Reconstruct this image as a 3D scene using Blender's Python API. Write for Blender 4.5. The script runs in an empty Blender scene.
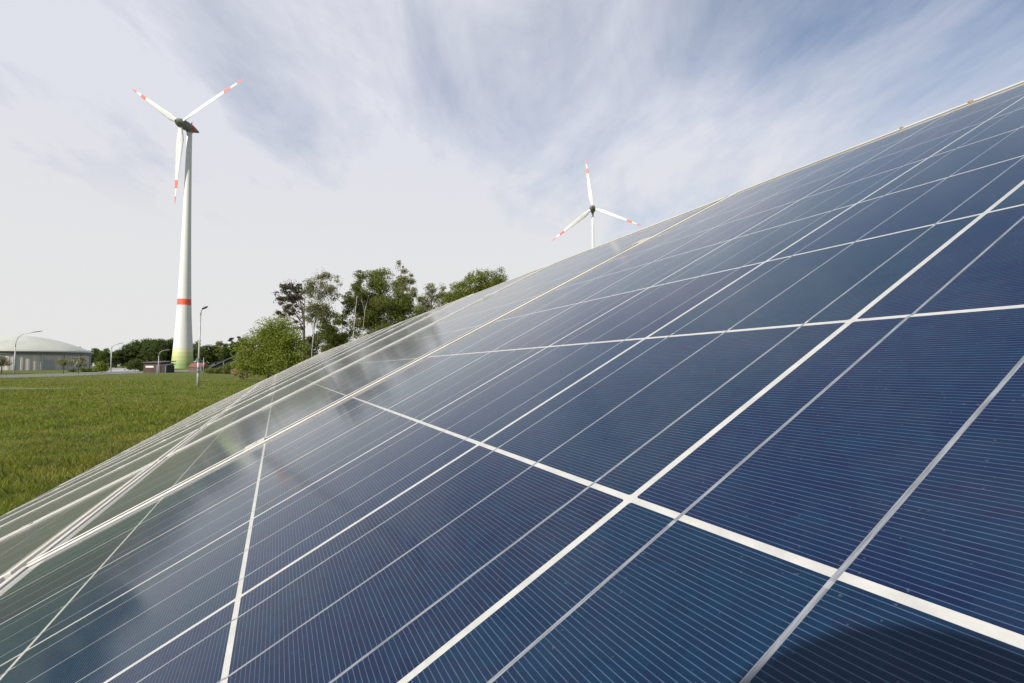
import bpy, bmesh, math, random
import numpy as np
from mathutils import Vector, Matrix

S = bpy.context.scene
COL = S.collection
rad = math.radians

# ---------------------------------------------------------------- camera
F, HC = 504.147, 1.95                      # focal length in pixels of a 1024 px wide frame, eye height
TH = math.atan(23.5 / F)                   # camera pitched slightly up
CT, ST = math.cos(TH), math.sin(TH)
cam = bpy.data.cameras.new('camera')
cam.sensor_width = 36.0
cam.lens = F / 1024 * 36.0
cam.clip_start, cam.clip_end = 0.004, 6000
co = bpy.data.objects.new('camera', cam); COL.objects.link(co)
co.location = (0, 0, HC); co.rotation_euler = (math.pi / 2 + TH, 0, 0)
S.camera = co

def cw(v):                                 # lens axes (right, down, forward) -> world direction
    return Vector((v[0], v[2] * CT + v[1] * ST, v[2] * ST - v[1] * CT))
def at(px, py, d):                         # a photo point at a given depth
    return cw(((px - 512) / F * d, (py - 341.5) / F * d, d)) + Vector((0, 0, HC))
def gy(px, py):                            # a photo point on level ground
    v = cw(((px - 512) / F, (py - 341.5) / F, 1.0))
    return Vector((0, 0, HC)) + v * (HC / -v.z)
def gd(px, d):                             # ground point under a photo column, at depth d
    p = at(px, 365, d); return Vector((p.x, p.y, 0))

# ---------------------------------------------------------------- array plane
CELL = 0.158
Ru = cw((-0.42125568, 0.05087298, 0.90551399)).normalized()
Rv = cw((0.80149132, -0.44637919, 0.3979413)).normalized()
Rn = cw((-0.42444706, -0.89339664, -0.14726551)).normalized()
P0 = cw((0.28586994 * CELL, 0.37987259 * CELL, 1.21783065 * CELL)) + Vector((0, 0, HC))
def pl(u, v, w=0.0): return P0 + (Ru * u + Rv * v) * CELL + Rn * w

# ---------------------------------------------------------------- sun and sky
SUN = (Ru * -0.364 + Rv * -0.281 + Rn * 0.64).normalized()
sl = bpy.data.lights.new('sun', 'SUN'); sl.energy = 4.9; sl.angle = rad(1.0); sl.color = (1.0, 0.95, 0.87)
so = bpy.data.objects.new('sun', sl); COL.objects.link(so)
so.rotation_euler = (-SUN).to_track_quat('-Z', 'Y').to_euler()
so.location = (0, 0, 60)

W = bpy.data.worlds.new('World'); S.world = W; W.use_nodes = True
wt = W.node_tree; wt.nodes.clear()
def N(t, kind, **kw):
    n = t.nodes.new(kind)
    for k, v in kw.items():
        if k.startswith('in_'): n.inputs[k[3:].replace('_', ' ')].default_value = v
        else: setattr(n, k, v)
    return n
def L(t, a, b): t.links.new(a, b)
def M(t, op, a, b=None, c=None, clamp=False):
    n = t.nodes.new('ShaderNodeMath'); n.operation = op; n.use_clamp = clamp
    for i, x in enumerate((a, b, c)):
        if x is None: continue
        if isinstance(x, (int, float)): n.inputs[i].default_value = x
        else: t.links.new(x, n.inputs[i])
    return n.outputs[0]
def mapr(t, x, a, b, c=0.0, d=1.0, smooth=True):
    n = t.nodes.new('ShaderNodeMapRange'); n.clamp = True
    n.interpolation_type = 'SMOOTHSTEP' if smooth else 'LINEAR'
    t.links.new(x, n.inputs[0])
    for i, v in zip((1, 2, 3, 4), (a, b, c, d)): n.inputs[i].default_value = v
    return n.outputs[0]

sky = N(wt, 'ShaderNodeTexSky', sky_type='NISHITA', sun_disc=False)
sky.sun_elevation = math.asin(SUN.z); sky.sun_rotation = math.atan2(SUN.x, SUN.y)
sky.air_density = 1.0; sky.dust_density = 1.2; sky.ozone_density = 1.5
bg1 = N(wt, 'ShaderNodeBackground'); bg1.inputs[1].default_value = 0.115
L(wt, sky.outputs[0], bg1.inputs[0])
bg2 = N(wt, 'ShaderNodeBackground'); bg2.inputs[1].default_value = 0.81
tc = N(wt, 'ShaderNodeTexCoord')
sep = N(wt, 'ShaderNodeSeparateXYZ'); L(wt, tc.outputs['Generated'], sep.inputs[0])
dx, dy, dz = sep.outputs
zz = M(wt, 'ADD', M(wt, 'MAXIMUM', dz, 0.0), 0.16)
pxn, pyn = M(wt, 'DIVIDE', dx, zz), M(wt, 'DIVIDE', dy, zz)      # a flat cloud deck
deck = N(wt, 'ShaderNodeCombineXYZ'); L(wt, pxn, deck.inputs[0]); L(wt, pyn, deck.inputs[1])
def cloud(rot, sx, sy, scale, detail, rough, dist, off=(0, 0, 0)):
    mp = N(wt, 'ShaderNodeMapping'); mp.inputs['Rotation'].default_value = (0, 0, rad(rot))
    mp.inputs['Scale'].default_value = (sx, sy, 1); mp.inputs['Location'].default_value = off
    L(wt, deck.outputs[0], mp.inputs[0])
    n = N(wt, 'ShaderNodeTexNoise'); n.inputs['Scale'].default_value = scale; n.inputs['Detail'].default_value = detail
    n.inputs['Roughness'].default_value = rough; n.inputs['Distortion'].default_value = dist
    L(wt, mp.outputs[0], n.inputs[0]); return n.outputs[0]
c1 = cloud(29.3, 1.31, 0.54, 1.2, 8, 0.56, 0.41, (0.5305, -34.9064, 0))
c2 = cloud(32.0, 1.49, 0.56, 1.7, 8, 0.60, 0.34, (9.7186, -24.5097, 0))
c3 = cloud(-7.5, 1.14, 0.95, 0.75, 5, 0.50, 0.58, (-39.5552, 8.3076, 0))
# the veil thickens towards the left of the view and towards the horizon
veil = M(wt, 'ADD', mapr(wt, dx, 0.50, -0.10, 0.0, 0.53), mapr(wt, dz, 0.50, 0.14, 0.0, 0.30))
c4 = cloud(72, 1.5, 0.75, 2.2, 10, 0.64, 0.6, (4.3, 11.7, 0))           # fine cirrus
wisps = M(wt, 'ADD', M(wt, 'MULTIPLY', c1, 2.6), M(wt, 'ADD', M(wt, 'MULTIPLY', c2, 0.7), M(wt, 'ADD', M(wt, 'MULTIPLY', c3, 0.6), M(wt, 'MULTIPLY', c4, 0.95))))
fac = M(wt, 'ADD', M(wt, 'SUBTRACT', wisps, 2.00), veil)
clear = M(wt, 'MULTIPLY', mapr(wt, dx, 0.20, 0.55), mapr(wt, dz, 0.30, 0.60))      # clearest air high on the right
fac = M(wt, 'SUBTRACT', fac, M(wt, 'MULTIPLY', clear, 0.44))
fac = mapr(wt, fac, -0.12, 1.00, 0.05, 0.985, smooth=False)
low = M(wt, 'MULTIPLY', mapr(wt, dz, 0.58, 0.20, 0.0, 0.985), mapr(wt, dx, 0.42, 0.06))
fac = M(wt, 'MAXIMUM', fac, low)
cr = N(wt, 'ShaderNodeValToRGB')
cr.color_ramp.elements[0].position = 0.0; cr.color_ramp.elements[0].color = (0.85, 0.85, 0.845, 1)
cr.color_ramp.elements[1].position = 0.75; cr.color_ramp.elements[1].color = (0.80, 0.815, 0.90, 1)
L(wt, mapr(wt, dz, 0.05, 0.6), cr.inputs[0]); L(wt, cr.outputs[0], bg2.inputs[0])
mx = N(wt, 'ShaderNodeMixShader'); L(wt, fac, mx.inputs[0]); L(wt, bg1.outputs[0], mx.inputs[1]); L(wt, bg2.outputs[0], mx.inputs[2])
wo = N(wt, 'ShaderNodeOutputWorld'); L(wt, mx.outputs[0], wo.inputs[0])

vs = S.view_settings
vs.view_transform = 'Standard'; vs.look = 'None'; vs.gamma = 1.0; vs.use_curve_mapping = False; vs.exposure = 0.2
S.cycles.max_bounces = 6; S.cycles.transparent_max_bounces = 4
S.cycles.use_denoising = True

# ---------------------------------------------------------------- materials
def mat(name):
    m = bpy.data.materials.new(name); m.use_nodes = True
    t = m.node_tree; b = t.nodes['Principled BSDF']; return m, t, b
def rgb(c): return (c[0], c[1], c[2], 1)
def mixc(t, f, a, b):
    n = t.nodes.new('ShaderNodeMix'); n.data_type = 'RGBA'
    for i, x in ((0, f), (6, a), (7, b)):
        if isinstance(x, tuple): n.inputs[i].default_value = rgb(x)
        elif isinstance(x, (int, float)): n.inputs[i].default_value = x
        else: t.links.new(x, n.inputs[i])
    return n.outputs[2]
def noise(t, vec, scale, detail=4, rough=0.55, dist=0.0):
    n = t.nodes.new('ShaderNodeTexNoise'); n.inputs['Scale'].default_value = scale; n.inputs['Detail'].default_value = detail
    n.inputs['Roughness'].default_value = rough; n.inputs['Distortion'].default_value = dist
    if vec is not None: t.links.new(vec, n.inputs['Vector'])
    return n.outputs[0]
def worn(name, c, rough=0.6, metal=0.0, amt=0.25, scale=4.0, coord='Object', stretch=None, c2=None):
    m, t, b = mat(name)
    tcn = t.nodes.new('ShaderNodeTexCoord'); v = tcn.outputs[coord]
    if stretch:
        mp = t.nodes.new('ShaderNodeMapping'); mp.inputs['Scale'].default_value = stretch
        t.links.new(v, mp.inputs[0]); v = mp.outputs[0]
    f = mapr(t, noise(t, v, scale, 6), 0.35, 0.7)
    d = c2 or tuple(x * (1 - amt) for x in c)
    t.links.new(mixc(t, f, c, d), b.inputs['Base Color'])
    b.inputs['Roughness'].default_value = rough; b.inputs['Metallic'].default_value = metal
    return m

def cell_material():
    m, t, b = mat('solar_cells_under_glass')
    uv = t.nodes.new('ShaderNodeUVMap'); s = t.nodes.new('ShaderNodeSeparateXYZ'); t.links.new(uv.outputs[0], s.inputs[0])
    u, v = s.outputs[0], s.outputs[1]
    fu, fv = M(t, 'FRACT', u), M(t, 'FRACT', v)
    du, dv = M(t, 'ABSOLUTE', M(t, 'SUBTRACT', fu, 0.5)), M(t, 'ABSOLUTE', M(t, 'SUBTRACT', fv, 0.5))
    g = 0.0108
    gap = M(t, 'MAXIMUM', M(t, 'GREATER_THAN', du, 0.5 - g), M(t, 'GREATER_THAN', dv, 0.5 - g * 0.9))
    gap = M(t, 'MAXIMUM', gap, M(t, 'GREATER_THAN', M(t, 'ADD', du, dv), 1.0 - 2 * g - 0.004))
    out = M(t, 'MAXIMUM', M(t, 'GREATER_THAN', M(t, 'ABSOLUTE', M(t, 'SUBTRACT', u, 3.0)), 3.0 - g),
            M(t, 'GREATER_THAN', M(t, 'ABSOLUTE', M(t, 'SUBTRACT', v, 5.0)), 5.0 - g))
    white = M(t, 'MAXIMUM', gap, out)
    oi = t.nodes.new('ShaderNodeObjectInfo')
    # ribbons: three per cell, each cell's a touch off its neighbour's
    cid = t.nodes.new('ShaderNodeCombineXYZ')
    t.links.new(M(t, 'FLOOR', u), cid.inputs[0]); t.links.new(M(t, 'FLOOR', v), cid.inputs[1])
    t.links.new(M(t, 'MULTIPLY', oi.outputs['Random'], 29.0), cid.inputs[2])
    wn = t.nodes.new('ShaderNodeTexWhiteNoise'); wn.noise_dimensions = '3D'; t.links.new(cid.outputs[0], wn.inputs[0])
    ws = t.nodes.new('ShaderNodeSeparateColor'); t.links.new(wn.outputs['Color'], ws.inputs[0])
    jit = M(t, 'MULTIPLY', M(t, 'SUBTRACT', ws.outputs[0], 0.5), 0.007)
    bf = M(t, 'ABSOLUTE', M(t, 'SUBTRACT', M(t, 'FRACT', M(t, 'MULTIPLY', M(t, 'ADD', fu, jit), 3.0)), 0.5))
    bus = M(t, 'LESS_THAN', bf, 0.0048 * 3)
    bus = M(t, 'MULTIPLY', bus, M(t, 'LESS_THAN', out, 0.5))
    fing = M(t, 'LESS_THAN', M(t, 'ABSOLUTE', M(t, 'SUBTRACT', M(t, 'FRACT', M(t, 'MULTIPLY', fv, 82.0)), 0.5)), 0.07)
    # silicon: grains and a tone per cell
    pos = t.nodes.new('ShaderNodeVectorMath'); pos.operation = 'ADD'
    t.links.new(uv.outputs[0], pos.inputs[0])
    off = t.nodes.new('ShaderNodeCombineXYZ'); t.links.new(M(t, 'MULTIPLY', oi.outputs['Random'], 90.0), off.inputs[2]); t.links.new(off.outputs[0], pos.inputs[1])
    vo = t.nodes.new('ShaderNodeTexVoronoi'); vo.inputs['Scale'].default_value = 27.0; t.links.new(pos.outputs[0], vo.inputs['Vector'])
    vsep = t.nodes.new('ShaderNodeSeparateColor'); t.links.new(vo.outputs['Color'], vsep.inputs[0])
    base = mixc(t, mapr(t, ws.outputs[1], 0.15, 0.85), (0.0038, 0.0118, 0.046), (0.0006, 0.0290, 0.054))
    base = mixc(t, M(t, 'MULTIPLY', ws.outputs[2], 0.6), base, (0.0075, 0.0100, 0.033))
    base = mixc(t, M(t, 'MULTIPLY', vsep.outputs[0], 0.34), base, (0.0025, 0.030, 0.066))
    base = mixc(t, M(t, 'MULTIPLY', mapr(t, vsep.outputs[1], 0.55, 1.0), 0.28), base, (0.010, 0.013, 0.040))
    col = mixc(t, M(t, 'MULTIPLY', fing, mapr(t, noise(t, pos.outputs[0], 22, 4), 0.3, 0.7, 0.48, 0.70)), base, (0.066, 0.115, 0.18))
    wcol = mixc(t, mapr(t, noise(t, pos.outputs[0], 14, 7, 0.7), 0.3, 0.7), (0.47, 0.465, 0.44), (0.385, 0.385, 0.37))
    col = mixc(t, white, col, wcol)
    # tinned ribbon: brushed tone along its length, a bright solder spot where it leaves each cell
    st = t.nodes.new('ShaderNodeMapping'); st.inputs['Scale'].default_value = (160, 9, 1); t.links.new(pos.outputs[0], st.inputs[0])
    rib = mixc(t, mapr(t, noise(t, st.outputs[0], 1.0, 5, 0.7), 0.32, 0.68), (0.125, 0.135, 0.155), (0.235, 0.25, 0.275))
    spot = M(t, 'MULTIPLY', M(t, 'GREATER_THAN', dv, 0.468), M(t, 'LESS_THAN', dv, 0.484))
    rib = mixc(t, M(t, 'MULTIPLY', spot, M(t, 'MULTIPLY', ws.outputs[1], 0.8)), rib, (0.42, 0.42, 0.42))
    col = mixc(t, bus, col, rib)
    # dusty smudges and specks; grazing haze is painted into all panels but the nearest
    at_ = t.nodes.new('ShaderNodeAttribute'); at_.attribute_type = 'OBJECT'; at_.attribute_name = 'haze_tint'; haze = at_.outputs['Fac']
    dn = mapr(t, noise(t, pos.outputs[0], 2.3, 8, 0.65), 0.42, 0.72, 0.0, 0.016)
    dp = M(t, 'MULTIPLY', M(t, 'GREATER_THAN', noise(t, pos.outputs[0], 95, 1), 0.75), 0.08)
    col = mixc(t, M(t, 'ADD', M(t, 'ADD', dn, dp), haze, clamp=True), col, (0.45, 0.43, 0.38))
    t.links.new(col, b.inputs['Base Color'])
    b.inputs['Roughness'].default_value = 0.55; b.inputs['Specular IOR Level'].default_value = 0.0
    b.inputs['Coat Weight'].default_value = 1.0; b.inputs['Coat IOR'].default_value = 1.22
    b.inputs['Sheen Weight'].default_value = 0.50; b.inputs['Sheen Roughness'].default_value = 0.20; b.inputs['Sheen Tint'].default_value = (0.92, 0.88, 0.80, 1)
    cro = mapr(t, noise(t, pos.outputs[0], 1.1, 6), 0.3, 0.7, 0.105, 0.120)
    t.links.new(cro, b.inputs['Coat Roughness'])
    bp = t.nodes.new('ShaderNodeBump'); bp.inputs['Strength'].default_value = 0.015; bp.inputs['Distance'].default_value = 0.002
    t.links.new(noise(t, pos.outputs[0], 3.0, 2), bp.inputs['Height']); t.links.new(bp.outputs[0], b.inputs['Coat Normal'])
    return m

M_CELL = cell_material()
M_BACK = worn('white_backsheet', (0.7, 0.7, 0.68), 0.5)
M_ALU = worn('anodised_aluminium', (0.66, 0.635, 0.58), 0.42, 0.30, 0.18, 9.0)
M_GALV = worn('galvanised_steel', (0.48, 0.49, 0.50), 0.5, 0.7, 0.3, 12.0)
M_BLACK = worn('black_plastic', (0.02, 0.02, 0.02), 0.45, 0.0, 0.3, 20)
M_POLE = worn('grey_pole_paint', (0.42, 0.43, 0.43), 0.5, 0.2, 0.3, 3.0)
M_LAMP = worn('lamp_head_grey', (0.13, 0.14, 0.15), 0.5, 0.1, 0.3, 5.0)
M_LEAF = worn('dead_leaf', (0.42, 0.25, 0.12), 0.8, 0.0, 0.4, 60)

# ---------------------------------------------------------------- mesh helpers
def link(name, me, m, parent=None, M4=None):
    o = bpy.data.objects.new(name, me); COL.objects.link(o)
    if m is not None:
        for x in (m if isinstance(m, (list, tuple)) else [m]): me.materials.append(x)
    if parent is not None: o.parent = parent
    if M4 is not None: o.matrix_local = M4
    return o
def tag(o, label=None, cat=None, group=None, kind=None):
    for k, v in (('label', label), ('category', cat), ('group', group), ('kind', kind)):
        if v: o[k] = v
    return o
def thing(name, label, cat, loc=(0, 0, 0), rz=0.0, group=None):
    o = bpy.data.objects.new(name, None); COL.objects.link(o)
    o.location = loc; o.rotation_euler = (0, 0, rz); o.empty_display_size = 0.2
    return tag(o, label, cat, group)
class MB:
    def __init__(s): s.v, s.f, s.mi = [], [], []
    def add(s, vs, fs, mi=0):
        k = len(s.v); s.v += [tuple(x) for x in vs]; s.f += [tuple(i + k for i in f) for f in fs]; s.mi += [mi] * len(fs); return s
    def box(s, c, d, M3=None, mi=0, ch=0.0):
        x, y, z = (a / 2 for a in d); c = Vector(c)
        vs = [Vector((i * x, j * y, k * z)) for k in (-1, 1) for j in (-1, 1) for i in (-1, 1)]
        if M3 is not None: vs = [M3 @ q for q in vs]
        return s.add([c + q for q in vs], [(0, 2, 3, 1), (4, 5, 7, 6), (0, 1, 5, 4), (2, 6, 7, 3), (0, 4, 6, 2), (1, 3, 7, 5)], mi)
    def tube(s, pts, rs, n=10, cap=True, mi=0):
        pts = [Vector(p) for p in pts]
        if isinstance(rs, (int, float)): rs = [rs] * len(pts)
        vs, fs = [], []; up = None
        for i, p in enumerate(pts):
            d = (pts[min(i + 1, len(pts) - 1)] - pts[max(i - 1, 0)]).normalized()
            if up is None:
                up = Vector((0, 0, 1)) if abs(d.z) < 0.9 else Vector((1, 0, 0))
            a = d.cross(up).normalized(); b = a.cross(d).normalized(); up = b
            for k in range(n):
                w = 2 * math.pi * k / n; vs.append(p + (a * math.cos(w) + b * math.sin(w)) * rs[i])
        for i in range(len(pts) - 1):
            for k in range(n):
                fs.append((i * n + k, i * n + (k + 1) % n, (i + 1) * n + (k + 1) % n, (i + 1) * n + k))
        if cap: fs += [tuple(range(n))[::-1], tuple((len(pts) - 1) * n + k for k in range(n))]
        return s.add(vs, fs, mi)
    def lathe(s, prof, n=32, mi=0, cap=True):
        vs = [(r * math.cos(2 * math.pi * k / n), r * math.sin(2 * math.pi * k / n), z) for r, z in prof for k in range(n)]
        fs = [(i * n + k, i * n + (k + 1) % n, (i + 1) * n + (k + 1) % n, (i + 1) * n + k) for i in range(len(prof) - 1) for k in range(n)]
        if cap: fs += [tuple(range(n))[::-1], tuple((len(prof) - 1) * n + k for k in range(n))]
        return s.add(vs, fs, mi)
    def mesh(s, name, smooth=False):
        me = bpy.data.meshes.new(name); me.from_pydata(s.v, [], s.f); me.update()
        me.polygons.foreach_set('material_index', np.array(s.mi, np.int32))
        if smooth: me.polygons.foreach_set('use_smooth', np.ones(len(me.polygons), dtype=bool))
        return me
    def build(s, name, m, parent=None, smooth=False, M4=None): return link(name, s.mesh(name, smooth), m, parent, M4)
def np_mesh(name, V, k, smooth=False):      # V: (faces*k, 3), every face has k corners of its own
    me = bpy.data.meshes.new(name); n = len(V); nf = n // k
    me.vertices.add(n); me.vertices.foreach_set('co', np.asarray(V, np.float32).ravel())
    me.loops.add(n); me.loops.foreach_set('vertex_index', np.arange(n, dtype=np.int32))
    me.polygons.add(nf); me.polygons.foreach_set('loop_start', np.arange(0, n, k, dtype=np.int32))
    me.polygons.foreach_set('loop_total', np.full(nf, k, np.int32))
    me.update(calc_edges=True)
    return me

# ================================================================= SETTING
def ground_material():
    m, t, b = mat('meadow_ground')
    tcn = t.nodes.new('ShaderNodeTexCoord'); v = tcn.outputs['Object']
    mp = t.nodes.new('ShaderNodeMapping'); mp.inputs['Scale'].default_value = (1, 1.6, 1); t.links.new(v, mp.inputs[0])
    big = mapr(t, noise(t, mp.outputs[0], 0.07, 6, 0.6), 0.36, 0.66)
    mid = mapr(t, noise(t, mp.outputs[0], 0.5, 7, 0.65), 0.35, 0.68)
    fine = mapr(t, noise(t, v, 9, 6, 0.7), 0.3, 0.7)
    c = mixc(t, big, (0.095, 0.120, 0.026), (0.130, 0.132, 0.040))
    c = mixc(t, M(t, 'MULTIPLY', mid, 0.75), c, (0.070, 0.105, 0.020))
    c = mixc(t, M(t, 'MULTIPLY', fine, 0.5), c, (0.115, 0.115, 0.040))
    t.links.new(c, b.inputs['Base Color']); b.inputs['Roughness'].default_value = 0.95; b.inputs['Specular IOR Level'].default_value = 0.1
    bp = t.nodes.new('ShaderNodeBump'); bp.inputs['Strength'].default_value = 0.9; bp.inputs['Distance'].default_value = 0.12
    t.links.new(noise(t, v, 5, 8, 0.75), bp.inputs['Height']); t.links.new(bp.outputs[0], b.inputs['Normal'])
    return m
g = MB()
n = 40; xs = [-1500 + 3000 * i / n for i in range(n + 1)]
g.add([(x, y, 0) for y in xs for x in xs], [(j * (n + 1) + i, j * (n + 1) + i + 1, (j + 1) * (n + 1) + i + 1, (j + 1) * (n + 1) + i) for j in range(n) for i in range(n)])
tag(g.build('ground', ground_material()), kind='structure')

def strip(name, up, lo, z, m):
    a = [gy(*p) for p in up]; b = [gy(*p) for p in lo]; k = len(a)
    mb = MB(); mb.add([(p.x, p.y, z) for p in a + b], [(i, k + i, k + i + 1, i + 1) for i in range(k - 1)])
    return tag(mb.build(name, m), kind='structure')
M_ROAD = worn('worn_asphalt', (0.17, 0.165, 0.15), 0.9, 0, 0.35, 0.5)
M_CONC = worn('pale_concrete', (0.36, 0.35, 0.33), 0.9, 0, 0.2, 0.3)
strip('road', [(-160, 377), (-60, 375.6), (0, 374.9), (60, 373.6), (100, 371.8), (150, 370.4), (200, 370.0)],
      [(-160, 381), (-60, 379), (0, 377.8), (60, 376.4), (100, 374.4), (150, 372.6), (200, 371.2)], 0.010, M_ROAD)
M_PATH = worn('dry_trodden_earth', (0.125, 0.135, 0.045), 0.95, 0, 0.35, 0.6, c2=(0.09, 0.115, 0.028))
strip('path', [(-120, 387.4), (0, 387.3), (60, 387.1), (92, 386.6)], [(-120, 389.8), (0, 389.6), (60, 389.2), (92, 387.4)], 0.014, M_PATH)
strip('paved_yard', [(109, 368.1), (120, 368.1), (136, 368.1)], [(106, 371.8), (120, 371.5), (140, 371.0)], 0.018, M_CONC)

# grass blades: the meadow beside and beyond the array
def grass_material():
    m, t, b = mat('grass_blades')
    ge = t.nodes.new('ShaderNodeNewGeometry')
    r = ge.outputs['Random Per Island']
    v = ge.outputs['Position']
    mp = t.nodes.new('ShaderNodeMapping'); mp.inputs['Scale'].default_value = (1, 1.7, 1); t.links.new(v, mp.inputs[0])
    patch = mapr(t, noise(t, mp.outputs[0], 0.16, 7, 0.68), 0.40, 0.60)
    p2 = mapr(t, noise(t, mp.outputs[0], 0.75, 5, 0.65), 0.44, 0.60)
    c = mixc(t, r, (0.130, 0.205, 0.014), (0.215, 0.270, 0.026))
    c = mixc(t, M(t, 'MULTIPLY', patch, 0.75), c, (0.265, 0.250, 0.045))
    c = mixc(t, M(t, 'MULTIPLY', p2, 0.65), c, (0.066, 0.112, 0.011))
    c = mixc(t, M(t, 'GREATER_THAN', r, 0.90), c, (0.30, 0.25, 0.11))
    t.links.new(c, b.inputs['Base Color']); b.inputs['Roughness'].default_value = 0.7; b.inputs['Specular IOR Level'].default_value = 0.25
    tr = t.nodes.new('ShaderNodeBsdfTranslucent'); t.links.new(c, tr.inputs[0])
    ms = t.nodes.new('ShaderNodeMixShader'); ms.inputs[0].default_value = 0.45
    t.links.new(b.outputs[0], ms.inputs[1]); t.links.new(tr.outputs[0], ms.inputs[2])
    t.links.new(ms.outputs[0], t.nodes['Material Output'].inputs[0]); return m
rs = np.random.RandomState(4)
nb = 330000
d = np.exp(rs.uniform(np.log(3.2), np.log(105), nb))
lat = rs.uniform(-1.30, 0.12, nb) * d
H = (rs.uniform(0.05, 0.14, nb) + 0.14 * rs.rand(nb) ** 6) * (np.clip(1.08 - 0.006 * d, 0.5, 1.0) + 0.9 * np.exp(-d / 7.0) * rs.rand(nb) ** 2)
wd = np.clip(0.0007 * d, 0.0035, 0.05) * rs.uniform(0.6, 1.3, nb)
clump = 0.65 + 0.7 * (np.sin(lat * 1.7 + 2 * np.sin(d * 0.9)) * np.sin(d * 1.3 + lat) * 0.5 + 0.5)
clump *= 0.75 + 0.35 * np.sin(lat * 0.31 + 1.7 * np.sin(d * 0.23 + 1)) * np.sin(d * 0.37 + 0.4 * np.sin(lat * 0.5))
path_d = 41.5 + 0.02 * lat
H = H * clump * np.where((np.abs(d - path_d) < 1.3) & (lat < -27), 0.25, 1.0) * np.where(d > 62, 0.45, 1.0)
an = rs.uniform(0, 2 * np.pi, nb); ln = rs.uniform(0.2, 1.1, nb) * H; la = rs.uniform(0, 2 * np.pi, nb)
base = np.stack([lat, d, np.zeros(nb)], 1)
sx = np.stack([np.cos(an), np.sin(an), np.zeros(nb)], 1) * wd[:, None]
lean = np.stack([np.cos(la), np.sin(la), np.zeros(nb)], 1) * ln[:, None]
up = np.stack([np.zeros(nb), np.zeros(nb), H], 1)
p0, p1 = base - sx, base + sx
p2_, p3_ = base + sx * 0.7 + lean * 0.35 + up * 0.6, base - sx * 0.7 + lean * 0.35 + up * 0.6
tip = base + lean + up
V = np.stack([p0, p1, p2_, tip, p3_], 1).reshape(-1, 3)
go_ = link('grass', np_mesh('grass', V, 5), grass_material())
tag(go_, 'uncut green meadow grass growing beside the solar array', 'grass', kind='stuff')

# ================================================================= SOLAR ARRAY
LIP, TOPH, DEP = 0.0115, 0.0030, 0.040
MU0, MU1, MV0, MV1 = -0.135, 6.135, -0.22, 10.22      # module outline in cells (0..6 by 0..10 are the cells)
def frame_mesh():
    prof = [(0, -DEP), (0, TOPH - 0.0006), (0.0006, TOPH), (LIP - 0.0008, TOPH), (LIP, TOPH - 0.0008), (LIP, 0.0003),
            (LIP, -0.006), (0.0022, -0.006), (0.0022, -DEP + 0.002), (0.028, -DEP + 0.002), (0.028, -DEP)]
    x0, x1, y0, y1 = -MU1 * CELL, -MU0 * CELL, MV0 * CELL, MV1 * CELL
    mb = MB(); k = len(prof)
    cs = [lambda o: (x0 + o, y0 + o), lambda o: (x1 - o, y0 + o), lambda o: (x1 - o, y1 - o), lambda o: (x0 + o, y1 - o)]
    for i in range(4):                                # each mitred bar has its own corners, so the joints show
        a, b = cs[i], cs[(i + 1) % 4]
        vs = [(*a(o), z) for o, z in prof] + [(*b(o), z) for o, z in prof]
        mb.add(vs, [(j, k + j, k + (j + 1) % k, (j + 1) % k) for j in range(k)])
    return mb.mesh('frame')
def sheet_mesh():
    e = 0.003
    x0, x1, y0, y1 = -MU1 * CELL + e, -MU0 * CELL - e, MV0 * CELL + e, MV1 * CELL - e
    mb = MB()
    vs = [(x0, y0, 0), (x1, y0, 0), (x1, y1, 0), (x0, y1, 0), (x0, y0, -0.005), (x1, y0, -0.005), (x1, y1, -0.005), (x0, y1, -0.005)]
    mb.add(vs, [(0, 1, 2, 3), (7, 6, 5, 4), (0, 4, 5, 1), (1, 5, 6, 2), (2, 6, 7, 3), (3, 7, 4, 0)])
    mb.mi = [0, 1, 1, 1, 1, 1]
    me = mb.mesh('glass_sheet'); ul = me.uv_layers.new(name='UVMap')
    for l in me.loops:
        c = me.vertices[l.vertex_index].co; ul.data[l.index].uv = (-c.x / CELL, c.y / CELL)
    return me
def seal_mesh():
    o0, o1, h = LIP + 0.0002, LIP + 0.0018, 0.0006
    x0, x1, y0, y1 = -MU1 * CELL, -MU0 * CELL, MV0 * CELL, MV1 * CELL
    r = lambda o, z: [(x0 + o, y0 + o, z), (x1 - o, y0 + o, z), (x1 - o, y1 - o, z), (x0 + o, y1 - o, z)]
    mb = MB(); mb.add(r(o0, 0.0002) + r(o0, h) + r(o1, h * 0.6) + r(o1, 0.0002), [(4 * a + i, 4 * a + (i + 1) % 4, 4 * a + 4 + (i + 1) % 4, 4 * a + 4 + i) for a in range(3) for i in range(4)])
    return mb.mesh('seal')
def strip_mesh():                                      # dark strip standing in for the shade in the gap between modules
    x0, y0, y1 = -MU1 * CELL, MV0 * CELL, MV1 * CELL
    mb = MB(); mb.box((x0 - 0.0100, (y0 + y1) / 2, (TOPH - 0.0003 - 0.03) / 2), (0.0165, y1 - y0 - 0.05, TOPH - 0.0003 + 0.03)); return mb.mesh('gap_shade_strip')
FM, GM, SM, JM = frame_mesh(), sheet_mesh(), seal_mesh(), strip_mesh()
JM.materials.append(worn('gap_shade_black', (0.045, 0.042, 0.038), 0.85, 0, 0.3, 30))  # near-black colour stands for shade down the open gap
SM.materials.append(M_BLACK)
FM.materials.append(M_ALU); GM.materials.append(M_CELL); GM.materials.append(M_BACK)
NCOL, PITCH = 16, 6.40
ROWV = (-3.0, -13.567)
words = ['nearest', 'second', 'third', 'fourth', 'fifth', 'sixth', 'seventh', 'eighth', 'ninth', 'tenth', 'eleventh', 'twelfth', 'thirteenth', 'fourteenth', 'fifteenth', 'farthest']
Rb = Matrix((-Ru, Rv, Rn)).transposed()
rj = random.Random(7)
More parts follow.
